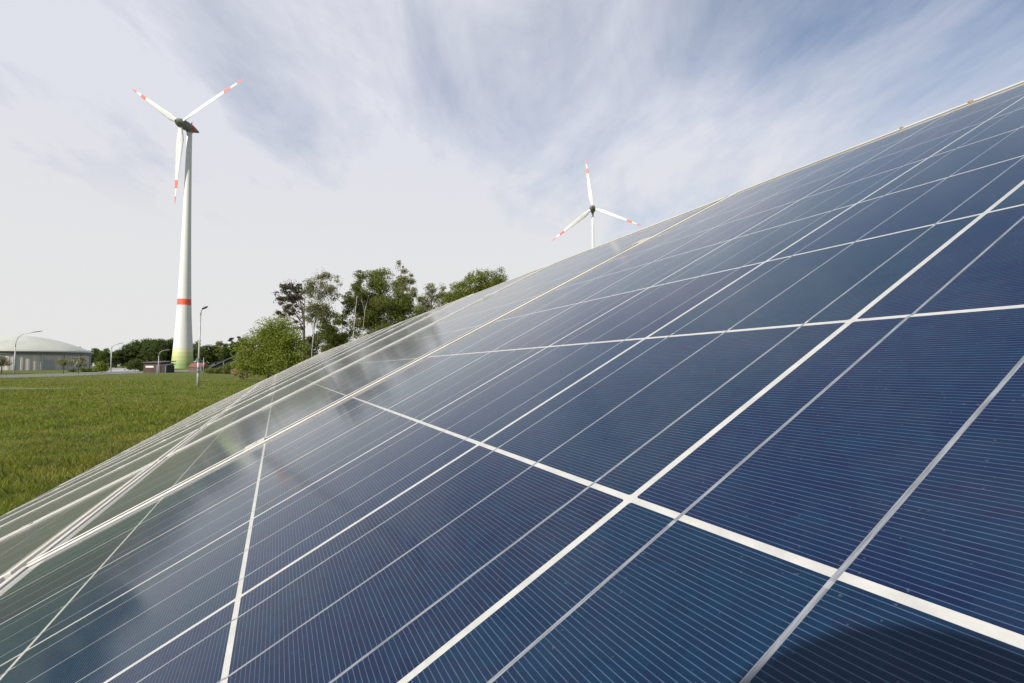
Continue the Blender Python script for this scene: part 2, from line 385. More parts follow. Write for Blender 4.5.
for row in range(2):
    for j in range(NCOL):
        nm = ('upper row' if row == 0 else 'lower row')
        if row == 0 and j == 0: lab = 'large blue solar panel filling the foreground, its white cell lines and silver ribbons sharp'
        elif row == 0: lab = f'blue solar panel, {words[j]} along the upper row counted from the camera'
        else: lab = f'solar panel with grey green sheen, {words[j]} along the lower row counted from the camera'
        jj = 0.0 if j == 0 and row == 0 else 1.0
        p = pl(-1 + PITCH * j + rj.uniform(-.006, .006) * jj, ROWV[row] + rj.uniform(-.008, .008) * jj, rj.uniform(-.0012, .0012) * jj)
        o = thing('solar_panel', lab, 'solar panel', (0, 0, 0), 0, 'solar panels of the tilted array')
        R3 = Rb @ Matrix.Rotation(rad(rj.uniform(-.06, .06)) * jj, 3, 'X') @ Matrix.Rotation(rad(rj.uniform(-.07, .07)) * jj, 3, 'Y')
        o.matrix_world = Matrix.Translation(p) @ R3.to_4x4()
        link('frame', FM, None, o); gs = link('glass_sheet', GM, None, o); gs['haze_tint'] = 0.001 if (row, j) == (0, 0) else 0.075 + 0.04 * rj.random(); link('seal', SM, None, o)  # per-panel value paints the pale grazing haze into the glass colour
        if j < NCOL - 1: link('gap_shade_strip', JM, None, o)

# the rack underneath: rafters, purlins, posts and clamps
rk = thing('mounting_rack', 'galvanised steel rack holding up the tilted solar panels', 'solar rack', pl(0, -13.8).xyz * 1)
rk.location.z = 0.0
RI = Matrix.Translation(-rk.location)
def rmesh(name, mb, m, smooth=False): return link(name, mb.mesh(name, smooth), m, rk, RI)
for v in (-11.3, -5.8, -0.9, 4.9):
    mb = MB(); a, b_ = pl(-0.9, v, -0.065), pl(NCOL * PITCH - 1.5, v, -0.065)
    mb.box((a + b_) / 2, ((b_ - a).length, 0.045, 0.045), Matrix((Ru, Rv, Rn)).transposed()); rmesh('purlin', mb, M_GALV)
for k in range(9):
    u = 1.0 + k * 2 * PITCH * 0.94
    a, b_ = pl(u, -12.6, -0.13), pl(u, 6.4, -0.13)
    mb = MB(); mb.box((a + b_) / 2, (0.05, (b_ - a).length, 0.08), Matrix((Ru, Rv, Rn)).transposed()); rmesh('rafter', mb, M_GALV)
    for v in (-9.8, 3.2):
        t_ = pl(u, v, -0.17); mb = MB(); mb.box((t_.x, t_.y, t_.z / 2 - 0.1), (0.07, 0.07, t_.z + 0.2)); rmesh('post', mb, M_GALV)
for row in range(2):
    for j in range(NCOL - 1):
        for vv in (1.9, 7.9):
            u = -1 + PITCH * j + 6.2; v = ROWV[row] + vv
            mb = MB(); R3 = Matrix((Ru, Rv, Rn)).transposed()
            mb.box(pl(u, v, TOPH + 0.0011), (0.034, 0.034, 0.0018), R3); mb.box(pl(u, v, -0.02), (0.017, 0.045, 0.040), R3)
            mb.tube([pl(u, v, TOPH + 0.0022), pl(u, v, TOPH + 0.0036)], 0.0045, 8)
            rmesh('clamp', mb, M_ALU)
# bits of leaf caught on the top edge
def bit(px_u, v, sc, seed, lab):
    r = random.Random(seed); c = pl(px_u, v, TOPH + 0.001); mb = MB()
    ring = []
    for k in range(14):
        w = 2 * math.pi * k / 14; q = (0.55 + 0.45 * abs(math.cos(w))) * sc * r.uniform(0.75, 1.2)
        ring.append(c + Ru * (q * math.cos(w)) + Rv * (0.5 * q * math.sin(w)) + Rn * (0.004 * sc / 0.03 * (1 + math.sin(3 * w + seed)) ))
    top = [p + Rn * 0.0012 for p in ring]; k = len(ring)
    mb.add([c + Rn * 0.003] + ring + [c + Rn * 0.0045] + top,
           [(0, 1 + (i + 1) % k, 1 + i) for i in range(k)] + [(k + 1, k + 2 + i, k + 2 + (i + 1) % k) for i in range(k)] +
           [(1 + i, 1 + (i + 1) % k, k + 2 + (i + 1) % k, k + 2 + i) for i in range(k)])
    tag(mb.build('dead_leaf', M_LEAF), lab, 'dead leaf', 'dead leaves caught on the top edge of the array')
bit(1.80, 6.98, 0.0042, 3, 'larger brown dead leaf caught under the top frame edge, nearest the right border')
bit(2.50, 7.02, 0.0036, 8, 'smaller brown dead leaf caught under the top frame edge, left of the larger one')

# ================================================================= WIND TURBINES
def tower_material():
    m, t, b = mat('tower_paint')
    tcn = t.nodes.new('ShaderNodeTexCoord'); s = t.nodes.new('ShaderNodeSeparateXYZ'); t.links.new(tcn.outputs['Object'], s.inputs[0])
    z = s.outputs[2]
    cr = t.nodes.new('ShaderNodeValToRGB'); cr.color_ramp.interpolation = 'CONSTANT'
    W_ = (0.60, 0.60, 0.575)
    stops = [(0.0, (0.22, 0.32, 0.10)), (2.4, (0.30, 0.38, 0.14)), (4.6, (0.38, 0.44, 0.17)), (6.8, (0.47, 0.51, 0.24)), (9.0, (0.58, 0.60, 0.38)),
             (11.2, W_), (36.2, (0.72, 0.085, 0.035)), (39.8, W_)]
    e = cr.color_ramp.elements
    while len(e) < len(stops): e.new(0.5)
    for x, (h, c) in zip(e, stops): x.position = h / 150.0; x.color = rgb(c)
    t.links.new(M(t, 'DIVIDE', z, 150.0), cr.inputs[0])
    mp = t.nodes.new('ShaderNodeMapping'); mp.inputs['Scale'].default_value = (1, 1, 0.06); t.links.new(tcn.outputs['Object'], mp.inputs[0])
    f = mapr(t, noise(t, mp.outputs[0], 0.9, 5), 0.4, 0.75, 0, 0.16)
    # joints between the concrete rings
    jo = M(t, 'LESS_THAN', M(t, 'FRACT', M(t, 'DIVIDE', z, 3.8)), 0.03)
    c = mixc(t, f, cr.outputs[0], (0.42, 0.42, 0.39)); c = mixc(t, M(t, 'MULTIPLY', jo, 0.22), c, (0.35, 0.35, 0.33))
    t.links.new(c, b.inputs['Base Color']); b.inputs['Roughness'].default_value = 0.6; return m
M_TOWER = tower_material()
M_BLADE = worn('blade_white', (0.60, 0.60, 0.585), 0.45, 0, 0.08, 0.2)
M_RED = worn('blade_red', (0.66, 0.17, 0.125), 0.5, 0, 0.12, 0.3)
M_NAC = worn('nacelle_grey', (0.16, 0.165, 0.15), 0.5, 0, 0.2, 0.4)
M_NRED = worn('nacelle_red', (0.42, 0.05, 0.06), 0.5, 0, 0.2, 0.4)
def blade_mesh(R, r0, r1, n=26, prog=0.0, grow=1.0):
    mb = MB(); k = 12; vs = []; st = [r0 + (r1 - r0) * i / n for i in range(n + 1)]
    for r in st:
        s = r / R
        chord = 0.0
        if s < 0.06: chord = 2.6
        elif s < 0.20: chord = 2.6 + (4.6 - 2.6) * (s - 0.06) / 0.14
        else: chord = 4.6 * max(0.0, 1 - (s - 0.20) / 0.80) ** 0.78 * 0.93 + 0.42 * (1 - (max(s - 0.97, 0) / 0.03) * 0.6)
        thick = chord * (0.85 if s < 0.05 else max(0.16, 0.62 - 2.4 * (s - 0.05)))
        tw = rad(30 - 30 * min(1, s * 1.15))
        for j in range(k):
            w = 2 * math.pi * j / k
            cx = (math.cos(w) * 0.5 + 0.14) * chord * grow; cy = math.sin(w) * 0.5 * thick * (0.75 + 0.25 * math.cos(w)) * grow
            x = cx * math.cos(tw) - cy * math.sin(tw); y = cx * math.sin(tw) + cy * math.cos(tw)
            vs.append((x * 0.84, y * 0.84 + 1.2 * s * s, r))
    fs = [(i * k + j, i * k + (j + 1) % k, (i + 1) * k + (j + 1) % k, (i + 1) * k + j) for i in range(n) for j in range(k)]
    fs += [tuple(range(k))[::-1], tuple(n * k + j for j in range(k))]
    mb.add(vs, fs); return mb.mesh('blade', True)
def turbine(hub, psi, phi, R, label, psc):
    ps = rad(psi); Nn = Vector((math.sin(ps), -math.cos(ps), 0)); e1 = Vector((math.cos(ps), math.sin(ps), 0)); Z = Vector((0, 0, 1))
    tx = hub - Nn * 6.0
    o = thing('wind_turbine', label, 'wind turbine', (tx.x, tx.y, 0), 0, 'wind turbines')
    hz = hub.z
    prof = [(5.75, -0.5), (5.7, 0), (5.35, 4), (5.0, 9), (4.65, 15), (4.15, 23), (3.75, 31), (3.42, 40), (3.0, 53), (2.62, 68), (2.2, 86), (1.85, 104), (1.55, 122), (1.42, hz - 3.0)]
    prof = [(r * psc, z) for r, z in prof]
    mb = MB(); mb.lathe(prof, 48); mb.build('tower', M_TOWER, o, True)
    # nacelle: an egg along the rotor axis, tail behind the tower
    ax = -Nn
    def egg(prf, nseg=24):
        mb = MB(); k = nseg; vs = []
        for a, r in prf:
            for j in range(k):
                w = 2 * math.pi * j / k
                p = ax * a + (e1 * math.cos(w) + Z * math.sin(w)) * r + Z * (hz); vs.append(p + Nn * 6.0)
        fs = [(i * k + j, i * k + (j + 1) % k, (i + 1) * k + (j + 1) % k, (i + 1) * k + j) for i in range(len(prf) - 1) for j in range(k)]
        fs += [tuple(range(k)), tuple((len(prf) - 1) * k + j for j in range(k))[::-1]]
        return mb.add(vs, fs)
    egg([(-3.4, 0.2), (-3.1, 0.9), (-2.2, 1.75), (-1.0, 2.35), (0.4, 2.7), (1.5, 2.8)]).build('hub', M_NAC, o, True)
    nac = egg([(1.55, 2.75), (3.0, 2.75), (5.0, 2.6), (7.0, 2.2), (9.0, 1.65), (10.8, 1.0), (12.0, 0.55), (12.5, 0.1)]).build('nacelle', M_NAC, o, True)
    egg([(5.6, 2.5), (5.7, 2.53), (8.0, 2.00), (8.1, 1.93)]).build('red_band', M_NRED, nac, True)
    mb = MB(); c = ax * 7.2 + Z * (hz + 3.1) + Nn * 6.0
    mb.tube([c - Z * 0.8, c + Z * 0.5], [0.35, 0.3], 10); mb.tube([c + e1 * 0.9 - Z * 0.7, c + e1 * 0.9 + Z * 1.4], 0.06, 6); mb.build('beacon', M_NRED, nac)
    mb = MB(); mb.lathe([(1.30 * psc, hz - 3.2), (1.75 * psc, hz - 2.7), (1.75 * psc, hz - 1.5)], 24); mb.build('tower_head', M_NAC, o, True)
    for kk in range(3):
        w = rad(phi + 120 * kk)
        dr = e1 * math.cos(w) + Z * math.sin(w); sd = e1 * -math.sin(w) + Z * math.cos(w)
        M4 = Matrix((sd, ax, dr)).transposed().to_4x4()
        M4.translation = Nn * 6.0 + Z * hz
        bl = link('blade', blade_mesh(R, 1.6, R * 1.0, 34), M_BLADE, o, M4)
        link('red_band', blade_mesh(R, R * 0.70, R * 0.80, 8, grow=1.03), M_RED, bl)
        link('red_band', blade_mesh(R, R * 0.90, R * 1.001, 8, grow=1.03), M_RED, bl)
    return o
turbine(at(180.5, 123, 290), -15, 25.5, 47, 'tall white wind turbine with green rings round its foot, in full view over the meadow', 1.0)
turbine(at(592.5, 208, 440), -10, 97, 45, 'distant white wind turbine rising behind the solar panels', 0.68)

# ================================================================= BUILDINGS
def hall():
    D = 205.0; k = D / F
    c = gd(20, D); R = 22.0
    o = thing('storage_hall', 'round grey hall with pale green domed roof at the left edge of the meadow', 'hall', (c.x, c.y, 0))
    he = (371.0 - 354.0) * k
    m, t, b = mat('hall_wall_panels')
    tcn = t.nodes.new('ShaderNodeTexCoord'); s = t.nodes.new('ShaderNodeSeparateXYZ'); t.links.new(tcn.outputs['Object'], s.inputs[0])
    an = M(t, 'MULTIPLY', M(t, 'ARCTAN2', s.outputs[1], s.outputs[0]), 72 / math.pi)
    cb = t.nodes.new('ShaderNodeCombineXYZ'); t.links.new(M(t, 'FLOOR', an), cb.inputs[0])
    wn = t.nodes.new('ShaderNodeTexWhiteNoise'); t.links.new(cb.outputs[0], wn.inputs[0])
    wide = noise(t, cb.outputs[0], 0.17, 2)
    cc = mixc(t, mapr(t, wide, 0.4, 0.6), (0.39, 0.38, 0.365), (0.48, 0.44, 0.39))
    cc = mixc(t, M(t, 'MULTIPLY', wn.outputs[0], 0.5), cc, (0.52, 0.50, 0.47))
    mp = t.nodes.new('ShaderNodeMapping'); mp.inputs['Scale'].default_value = (1, 1, 0.1); t.links.new(tcn.outputs['Object'], mp.inputs[0])
    cc = mixc(t, mapr(t, noise(t, mp.outputs[0], 0.8, 6), 0.45, 0.7, 0, 0.5), cc, (0.30, 0.30, 0.29))
    t.links.new(cc, b.inputs['Base Color']); b.inputs['Roughness'].default_value = 0.8
    mb = MB(); vs = []; nseg = 288
    for z in (-0.3, he):
        for i in range(nseg):
            w = 2 * math.pi * i / nseg; r = R - (0.0, 0.0, 0.12, 0.12)[i % 4]; vs.append((r * math.cos(w), r * math.sin(w), z))
    mb.add(vs, [(i, (i + 1) % nseg, nseg + (i + 1) % nseg, nseg + i) for i in range(nseg)]); mb.build('wall', m, o)
    for w in range(-170, 190, 20):
        mb = MB(); M3 = Matrix.Rotation(rad(w), 3, 'Z'); mb.box(M3 @ Vector((R + 0.18, 0, he / 2)), (0.35, 0.5, he), M3); mb.build('pillar', M_POLE, o)
    prof = [(R + 0.9, he - 0.05), (R + 0.95, he + 0.3)] + [((R + 0.9) * math.cos(a), he + 0.3 + 16.0 * k * (math.sin(a) ** 1.0)) for a in [0.06 + (math.pi / 2 - 0.07) * (i / 20) ** 1.25 for i in range(21)]]
    rp = [(R + 0.9, he + 0.05), (R + 0.95, he + 0.35)] + [((R + 0.9) * (1 - q), he + 0.35 + 16.2 * k * (1 - (1 - q) ** 1.9)) for q in [i / 18 * 0.995 for i in range(1, 19)]]
    mb = MB(); mb.lathe(rp, 96); rf = mb.build('roof', worn('hall_roof', (0.47, 0.48, 0.42), 0.6, 0, 0.16, 0.08), o, True)
    mb = MB(); mb.lathe([(R + 0.3, he - 0.9), (R + 0.45, he - 0.9), (R + 0.45, he + 0.0), (R + 0.3, he)], 96, cap=False); mb.build('gutter', M_LAMP, o)
    mb = MB(); w = math.atan2(-c.y, -c.x) + 0.35; M3 = Matrix.Rotation(w, 3, 'Z'); mb.box(M3 @ Vector((R + 0.1, 0, 2.0)), (0.25, 4.2, 4.0), M3); mb.build('door', worn('hall_door', (0.32, 0.33, 0.345), 0.6), o)
hall()

def hut(px0, px1, D, h, depth, label, wallc, roofc, board=False, cat='hut', over=0.35, rise=0.35):
    a, b = gd(px0, D), gd(px1, D); w = (b - a).length; c = (a + b) / 2
    o = thing('flat_roofed_hut' if rise < 0.5 else 'gabled_hut', label, cat, (c.x, c.y + depth / 2, 0), math.atan2((b - a).y, (b - a).x))
    mw = worn('hut_wall', wallc, 0.8, 0, 0.3, 1.5); mr = worn('hut_roof', roofc, 0.8, 0, 0.3, 1.0)
    mb = MB(); mb.box((0, 0, h / 2 - 0.1), (w, depth, h + 0.2)); mb.build('wall', mw, o)
    mb = MB()
    x, y = w / 2 + over, depth / 2 + over
    if rise < 0.5:
        mb.add([(-x, -y, h + .02), (x, -y, h + .02), (x, y, h + rise), (-x, y, h + rise), (-x, -y, h + .2), (x, -y, h + .2), (x, y, h + rise + .2), (-x, y, h + rise + .2)],
               [(3, 2, 1, 0), (4, 5, 6, 7), (0, 1, 5, 4), (1, 2, 6, 5), (2, 3, 7, 6), (3, 0, 4, 7)])
    else:
        mb.add([(-x, -y, h + .01), (x, -y, h + .01), (x, y, h + .01), (-x, y, h + .01), (-x * .96, 0, h + rise), (x * .96, 0, h + rise)],
               [(3, 2, 1, 0), (0, 1, 5, 4), (2, 3, 4, 5), (0, 4, 3), (1, 2, 5)])
    mb.build('roof', mr, o)
    if board:
        mb = MB(); mb.box((-w * 0.12, -depth / 2 - 0.06, h * 0.62), (w * 0.46, 0.10, 0.42)); mb.build('signboard', worn('white_board', (0.75, 0.74, 0.71), 0.6), o)
    mb = MB(); mb.box((w * 0.36, -depth / 2 - 0.03, 1.0), (min(1.0, w * .2), 0.05, 2.0)); mb.build('door', M_LAMP, o)
hut(143.5, 160.5, 128, 2.45, 5.0, 'low brown hut with a white board on its wall, left of the turbine foot', (0.075, 0.045, 0.036), (0.075, 0.058, 0.055), True)
hut(161.0, 166.5, 126, 1.75, 3.0, 'dark shed standing against the right end of the brown hut', (0.035, 0.03, 0.035), (0.07, 0.065, 0.065), False, 'shed', 0.15, 0.3)
hut(188.5, 202.0, 170, 1.15, 4.0, 'little red roofed hut at the foot of the turbine behind the lamp post', (0.13, 0.085, 0.07), (0.20, 0.085, 0.07), False, 'hut', 0.2, 1.5)
def lean_to():
    D = 118.0
    o = thing('lean_to_shelter', 'dark open shelter with a long sloping roof beside the bright green tree', 'shelter', gd(222, D))
    a, b = at(208, 368.2, D) - o.location, at(239, 354.0, D) - o.location
    mb = MB(); dr = (b - a).normalized(); M3 = Matrix((dr, Vector((0, 1, 0)), dr.cross(Vector((0, 1, 0))))).transposed()
    mb.box((a + b) / 2 + Vector((0, 2.5, 0)), ((b - a).length, 5.0, 0.28), M3); mb.build('roof', worn('shelter_roof', (0.045, 0.052, 0.048), 0.8), o)
    mwall = worn('shelter_wall', (0.006, 0.007, 0.006), 0.95)
    for y in (0.25, 4.75):
        q = a + (b - a) * 0.03
        mb = MB(); mb.add([(q.x, y, -0.1), (b.x - .3, y, -0.1), (b.x - .3, y, b.z - 0.42), (q.x, y, q.z - 0.12)], [(0, 1, 2, 3)])
        mb.add([(q.x, y + .08, -0.1), (b.x - .3, y + .08, -0.1), (b.x - .3, y + .08, b.z - 0.42), (q.x, y + .08, q.z - 0.12)], [(3, 2, 1, 0)])
        mb.add([(b.x - .3, y, -0.1), (b.x - .3, y + .08, -0.1), (b.x - .3, y + .08, b.z - .42), (b.x - .3, y, b.z - .42)], [(0, 1, 2, 3)])
        mb.build('wall', mwall, o)
    for f in (0.5, 0.97):
        q = a + (b - a) * f; mb = MB(); mb.box((q.x, 0.06, q.z / 2 - 0.1), (0.2, 0.2, q.z - 0.1)); mb.build('post', M_LAMP, o)
lean_to()

# ================================================================= LAMP POSTS
def lamp(px, D, top_py, label, arm, r=0.07, lean=0.0, extra=False, m=None):
    o = thing('street_lamp', label, 'street lamp', gd(px, D), 0, 'street lamps along the meadow')
    k = D / F; g0 = 365 + HC * k ** -1 if False else 365 + HC / k
    z = lambda py: (g0 - py) * k
    m = m or M_POLE
    pts = [((0, 0, -0.2))]; y0 = arm[0]
    pts = [Vector((0, 0, -0.2)), Vector(((y0[0]) * k * 0.3, 0, z(y0[1]) * 0.5)), Vector((y0[0] * k, 0, z(y0[1])))]
    mb = MB(); mb.tube(pts, [r * 1.25, r, r * 0.8], 10); mb.build('pole', m, o, True)
    ap = [Vector((x * k, 0, z(y))) for x, y in arm]
    mb = MB(); mb.tube(ap[:-1], [r * 0.8] + [r * 0.62] * (len(ap) - 2), 8); mb.build('arm', m, o, True)
    a, b = ap[-2], ap[-1]; d = (b - a).normalized(); M3 = Matrix((d, Vector((0, 1, 0)), d.cross(Vector((0, 1, 0))))).transposed()
    L_ = (b - a).length; mb = MB(); k2 = 8; vs = []
    for f, w, h in ((-.15, .5, .5), (0.05, .9, .9), (.45, 1, 1), (.8, .9, .8), (1.0, .55, .4)):
        for j in range(k2):
            q = 2 * math.pi * j / k2; vs.append(a + M3 @ Vector((L_ * f, math.cos(q) * 0.19 * w, math.sin(q) * 0.095 * h)))
    mb.add(vs, [(i * k2 + j, i * k2 + (j + 1) % k2, (i + 1) * k2 + (j + 1) % k2, (i + 1) * k2 + j) for i in range(4) for j in range(k2)] + [tuple(range(k2))[::-1], tuple(32 + j for j in range(k2))])
    mb.build('lamp_head', M_LAMP, o, True)
    if extra:
        mb = MB(); mb.tube([(0, 0, -0.1), (0, 0, 2.0)], [r * 1.5, r * 1.45], 12); mb.build('sleeve', m, o, True)
        mb = MB(); mb.box((0, -0.02, z(360)), (0.24, 0.3, 0.36)); mb.build('junction_box', M_LAMP, o)
        mb = MB(); mb.box((0, -0.02, z(371.5)), (0.2, 0.26, 0.26)); mb.build('junction_box', M_LAMP, o)
        mb = MB(); mb.tube([(0, 0, z(369.5)), (0, 0, z(362.5))], r * 1.62, 12); mb.build('sticker', worn('faded_pink', (0.5, 0.38, 0.44), 0.6), o, True)
lamp(14.6, 105, 331, 'tall lamp post with a long curved arm in front of the round hall', [(0, 347), (0.3, 342), (2.2, 337.5), (6.0, 334.4), (11.5, 333.2), (18.0, 332.0), (26.5, 330.8)][:6] + [(26.5, 330.8)], 0.10)
lamp(111, 150, 343, 'thin lamp post at the paved yard, its arm pale against the sky', [(0, 349), (0.3, 346.5), (2.5, 345), (7, 343.8), (11.5, 342.8)], 0.15)
lamp(158.5, 92, 350, 'low lamp post with a bent arm in front of the brown hut', [(0, 356), (0.4, 353.4), (2.2, 351.2), (6, 350.4), (11.5, 349.8)], 0.07)
lamp(198.5, 46.8, 306, 'tall slim lamp post on the meadow just right of the turbine tower', [(0.6, 315), (1.0, 311.5), (1.8, 309.4), (2.8, 308.4), (7.3, 306.2)], 0.075, extra=True)
def post(px, D, top, r, label):
    o = thing('slim_post', label, 'post', gd(px, D)); k = D / F; h = (365 + HC / k - top) * k
    mb = MB(); mb.tube([(0, 0, -0.1), (0, 0, h)], [r, r * 0.85], 8); mb.build('pole', M_POLE, o, True)
    mb = MB(); mb.lathe([(r * 1.7, h), (r * 1.7, h + r * 2.2), (r * 0.6, h + r * 3)], 10); mb.build('cap', M_LAMP, o)
post(246, 62, 338, 0.045, 'slim pale post standing in front of the bright green tree')
post(203.6, 100, 358, 0.06, 'short pale post just right of the tall slim lamp post')

# ================================================================= TREES
def leaf_material(name, ca, cb, cc, trans=0.50):
    m, t, b = mat(name)
    ge = t.nodes.new('ShaderNodeNewGeometry'); r = ge.outputs['Random Per Island']
    oi = t.nodes.new('ShaderNodeObjectInfo'); tcn = t.nodes.new('ShaderNodeTexCoord')
    cl = mapr(t, noise(t, tcn.outputs['Object'], 0.55, 3), 0.38, 0.62)
    c = mixc(t, r, ca, cb); c = mixc(t, M(t, 'MULTIPLY', cl, 0.6), c, cc)
    hs = t.nodes.new('ShaderNodeHueSaturation'); t.links.new(c, hs.inputs['Color'])
    t.links.new(mapr(t, oi.outputs['Random'], 0, 1, 0.80, 1.2, False), hs.inputs['Value']); c = hs.outputs[0]
    t.links.new(c, b.inputs['Base Color']); b.inputs['Roughness'].default_value = 0.6; b.inputs['Specular IOR Level'].default_value = 0.25
    tr = t.nodes.new('ShaderNodeBsdfTranslucent'); t.links.new(c, tr.inputs[0])
    ms = t.nodes.new('ShaderNodeMixShader'); ms.inputs[0].default_value = trans
    t.links.new(b.outputs[0], ms.inputs[1]); t.links.new(tr.outputs[0], ms.inputs[2]); t.links.new(ms.outputs[0], t.nodes['Material Output'].inputs[0])
    return m
ML_BRIGHT = leaf_material('bright_leaves', (0.175, 0.215, 0.030), (0.250, 0.285, 0.050), (0.150, 0.190, 0.028))
ML_GREEN = leaf_material('green_leaves', (0.150, 0.180, 0.038), (0.215, 0.240, 0.062), (0.130, 0.160, 0.036))
ML_BIRCH = leaf_material('birch_leaves', (0.180, 0.195, 0.075), (0.250, 0.250, 0.120), (0.150, 0.160, 0.075))
ML_PINE = leaf_material('pine_needles', (0.090, 0.100, 0.060), (0.140, 0.132, 0.085), (0.165, 0.130, 0.095), 0.15)
ML_DARK = leaf_material('dark_conifer', (0.032, 0.048, 0.024), (0.052, 0.070, 0.032), (0.038, 0.052, 0.026), 0.15)
ML_FAR = leaf_material('wood_leaves', (0.070, 0.105, 0.024), (0.110, 0.145, 0.036), (0.060, 0.090, 0.022))
ML_BLOS = leaf_material('blossom_leaves', (0.20, 0.20, 0.12), (0.36, 0.33, 0.25), (0.12, 0.14, 0.05), 0.3)
ML_DRY = leaf_material('dry_stalks', (0.42, 0.33, 0.20), (0.52, 0.42, 0.27), (0.36, 0.28, 0.16), 0.4)
def bark(name, a, b, sc): return worn(name, a, 0.9, 0, 0.3, 1.0, 'Object', (sc, sc, 1.2), b)
MB_BIRCH = bark('birch_bark', (0.42, 0.41, 0.37), (0.10, 0.09, 0.08), 1.5)
MB_BROWN = bark('brown_bark', (0.085, 0.065, 0.05), (0.05, 0.04, 0.03), 6)
MB_PINE = bark('pine_bark', (0.12, 0.08, 0.055), (0.07, 0.05, 0.04), 6)

def leaves(rg, cen, rad3, n, size, droop=0.0):
    """n rhombic leaves scattered through clumps (cen: (m,3), rad3: (m,3))"""
    m = len(cen); w = np.prod(rad3, 1) ** (2 / 3); w = w / w.sum(); ix = rg.choice(m, n, p=w)
    q = rg.normal(size=(n, 3)); q /= np.linalg.norm(q, axis=1)[:, None]; q *= (rg.rand(n) ** 0.55)[:, None]
    q[:, 2] -= droop * rg.rand(n)
    p = cen[ix] + q * rad3[ix]
    a = rg.normal(size=(n, 3)); a[:, 2] *= 0.8; a /= np.linalg.norm(a, axis=1)[:, None]
    b = np.cross(a, rg.normal(size=(n, 3))); b /= np.linalg.norm(b, axis=1)[:, None]
    s = size * rg.uniform(0.6, 1.35, n)[:, None]
    a = a * s; b = b * s * 0.55
    return np.stack([p - a, p + b, p + a, p - b], 1).reshape(-1, 3)
def tree(name, label, px, D, ells, trunks, nleaf, size, ml, mbk, nclump=26, crad=(0.16, 0.34), seed=0, cat='tree', group=None, droop=0.0, limbs=10, deep=0.8):
    """ells: crown lobes as (cx, cy, rx, ry[, depth offset m]) in photo pixels at depth D; trunks: lists of (px, py) with a radius"""
    rg = np.random.RandomState(seed); o = thing(name, label, cat, gd(px, D), 0, group); k = D / F; base = o.location
    cen, r3, lob = [], [], []
    tot = sum(e[2] * e[3] for e in ells)
    for e in ells:
        c = at(e[0], e[1], D) - base; rx, rz = e[2] * k, e[3] * k; ry = deep * min(rx, rz * 1.2)
        lob.append((c, rx, rz))
        for _ in range(max(3, int(nclump * e[2] * e[3] / tot))):
            q = rg.normal(size=3); q /= np.linalg.norm(q); q *= rg.rand() ** 0.38 * 0.86
            f = rg.uniform(*crad) * math.sqrt(rx * rz)
            cen.append((c.x + q[0] * rx, c.y + (e[4] if len(e) > 4 else 0) + q[1] * ry, c.z + q[2] * rz)); r3.append((f * 1.15, f * 1.15, f * 0.8))
    cen, r3 = np.array(cen), np.array(r3)
    r3 = r3 * 1.45; nleaf = int(nleaf * 2.3); size = size * 0.90
    V = leaves(rg, cen, r3, int(nleaf * 0.86), size, droop)
    stray = [(c.x, c.y, c.z) for c, rx, rz in lob]
    V2 = leaves(rg, np.array(stray), np.array([(rx, rx * deep, rz) for c, rx, rz in lob]), int(nleaf * 0.14), size, droop)
    link('crown', np_mesh('crown', np.concatenate([V, V2]), 4), ml, o)
    mb = MB(); axes = []
    for pts, r in trunks:
        P = [at(x, y, D) - base for x, y in pts]; P[0].z = -0.2
        mb.tube(P, [r * (1 - 0.72 * i / (len(P) - 1)) for i in range(len(P))], 8); axes.append((P, r))
    for i in range(limbs):
        P, r = axes[i % len(axes)]; e = cen[rg.randint(len(cen))]; f = rg.uniform(0.35, 0.95)
        j = min(int(f * (len(P) - 1)), len(P) - 2); a = P[j].lerp(P[j + 1], f * (len(P) - 1) - j)
        e = Vector(e)
        if e.z < a.z: a = P[0].lerp(a, max(0.3, e.z / max(a.z, 0.1) - 0.1))
        mid = (a + e) / 2 + Vector((0, 0, 0.06 * (e - a).length))
        mb.tube([a, mid, e], [r * 0.32, r * 0.2, r * 0.07], 5)
    mb.build('trunk', mbk, o, True)
    return o
tree('broadleaf_tree', 'rounded bright green tree at the near end of the tree group', 268, 60,
     [(262, 352, 20, 24), (277, 337, 21, 20), (283, 360, 20, 22), (252, 366, 14, 15), (246, 345, 9, 12), (296, 356, 14, 18), (240, 368, 6, 10)],
     [([(268, 382), (269, 360), (270, 340), (272, 325)], 0.16)], 17000, 0.115, ML_BRIGHT, MB_BROWN, 85, (0.22, 0.46), 11)
tree('pine_tree', 'dark sparse pine with a bare trunk above the bright green tree', 304, 76,
     [(290, 286, 12, 8), (287, 300, 14, 10), (300, 294, 10, 7), (284, 315, 12, 8), (296, 311, 9, 7), (277, 293, 7, 2.5), (308, 292, 12, 2.5), (298, 326, 8, 6)],
     [([(305, 380), (304.5, 350), (304, 320), (300, 300), (292, 283)], 0.2), ([(304, 340), (304, 312), (305, 296)], 0.14)], 3600, 0.13, ML_PINE, MB_PINE, 70, (0.11, 0.24), 12, limbs=26)
tree('birch_tree', 'tall thin birch with pale sparse leaves beside the dark pine', 312, 72,
     [(322, 276, 10, 11), (314, 292, 14, 13), (330, 290, 11, 13), (322, 308, 17, 12), (338, 280, 5, 7), (311, 315, 10, 10)],
     [([(311.5, 378), (312, 350), (315, 320), (319, 295), (322, 270)], 0.10)], 5200, 0.105, ML_BIRCH, MB_BIRCH, 55, (0.16, 0.34), 13, limbs=24, droop=0.6)
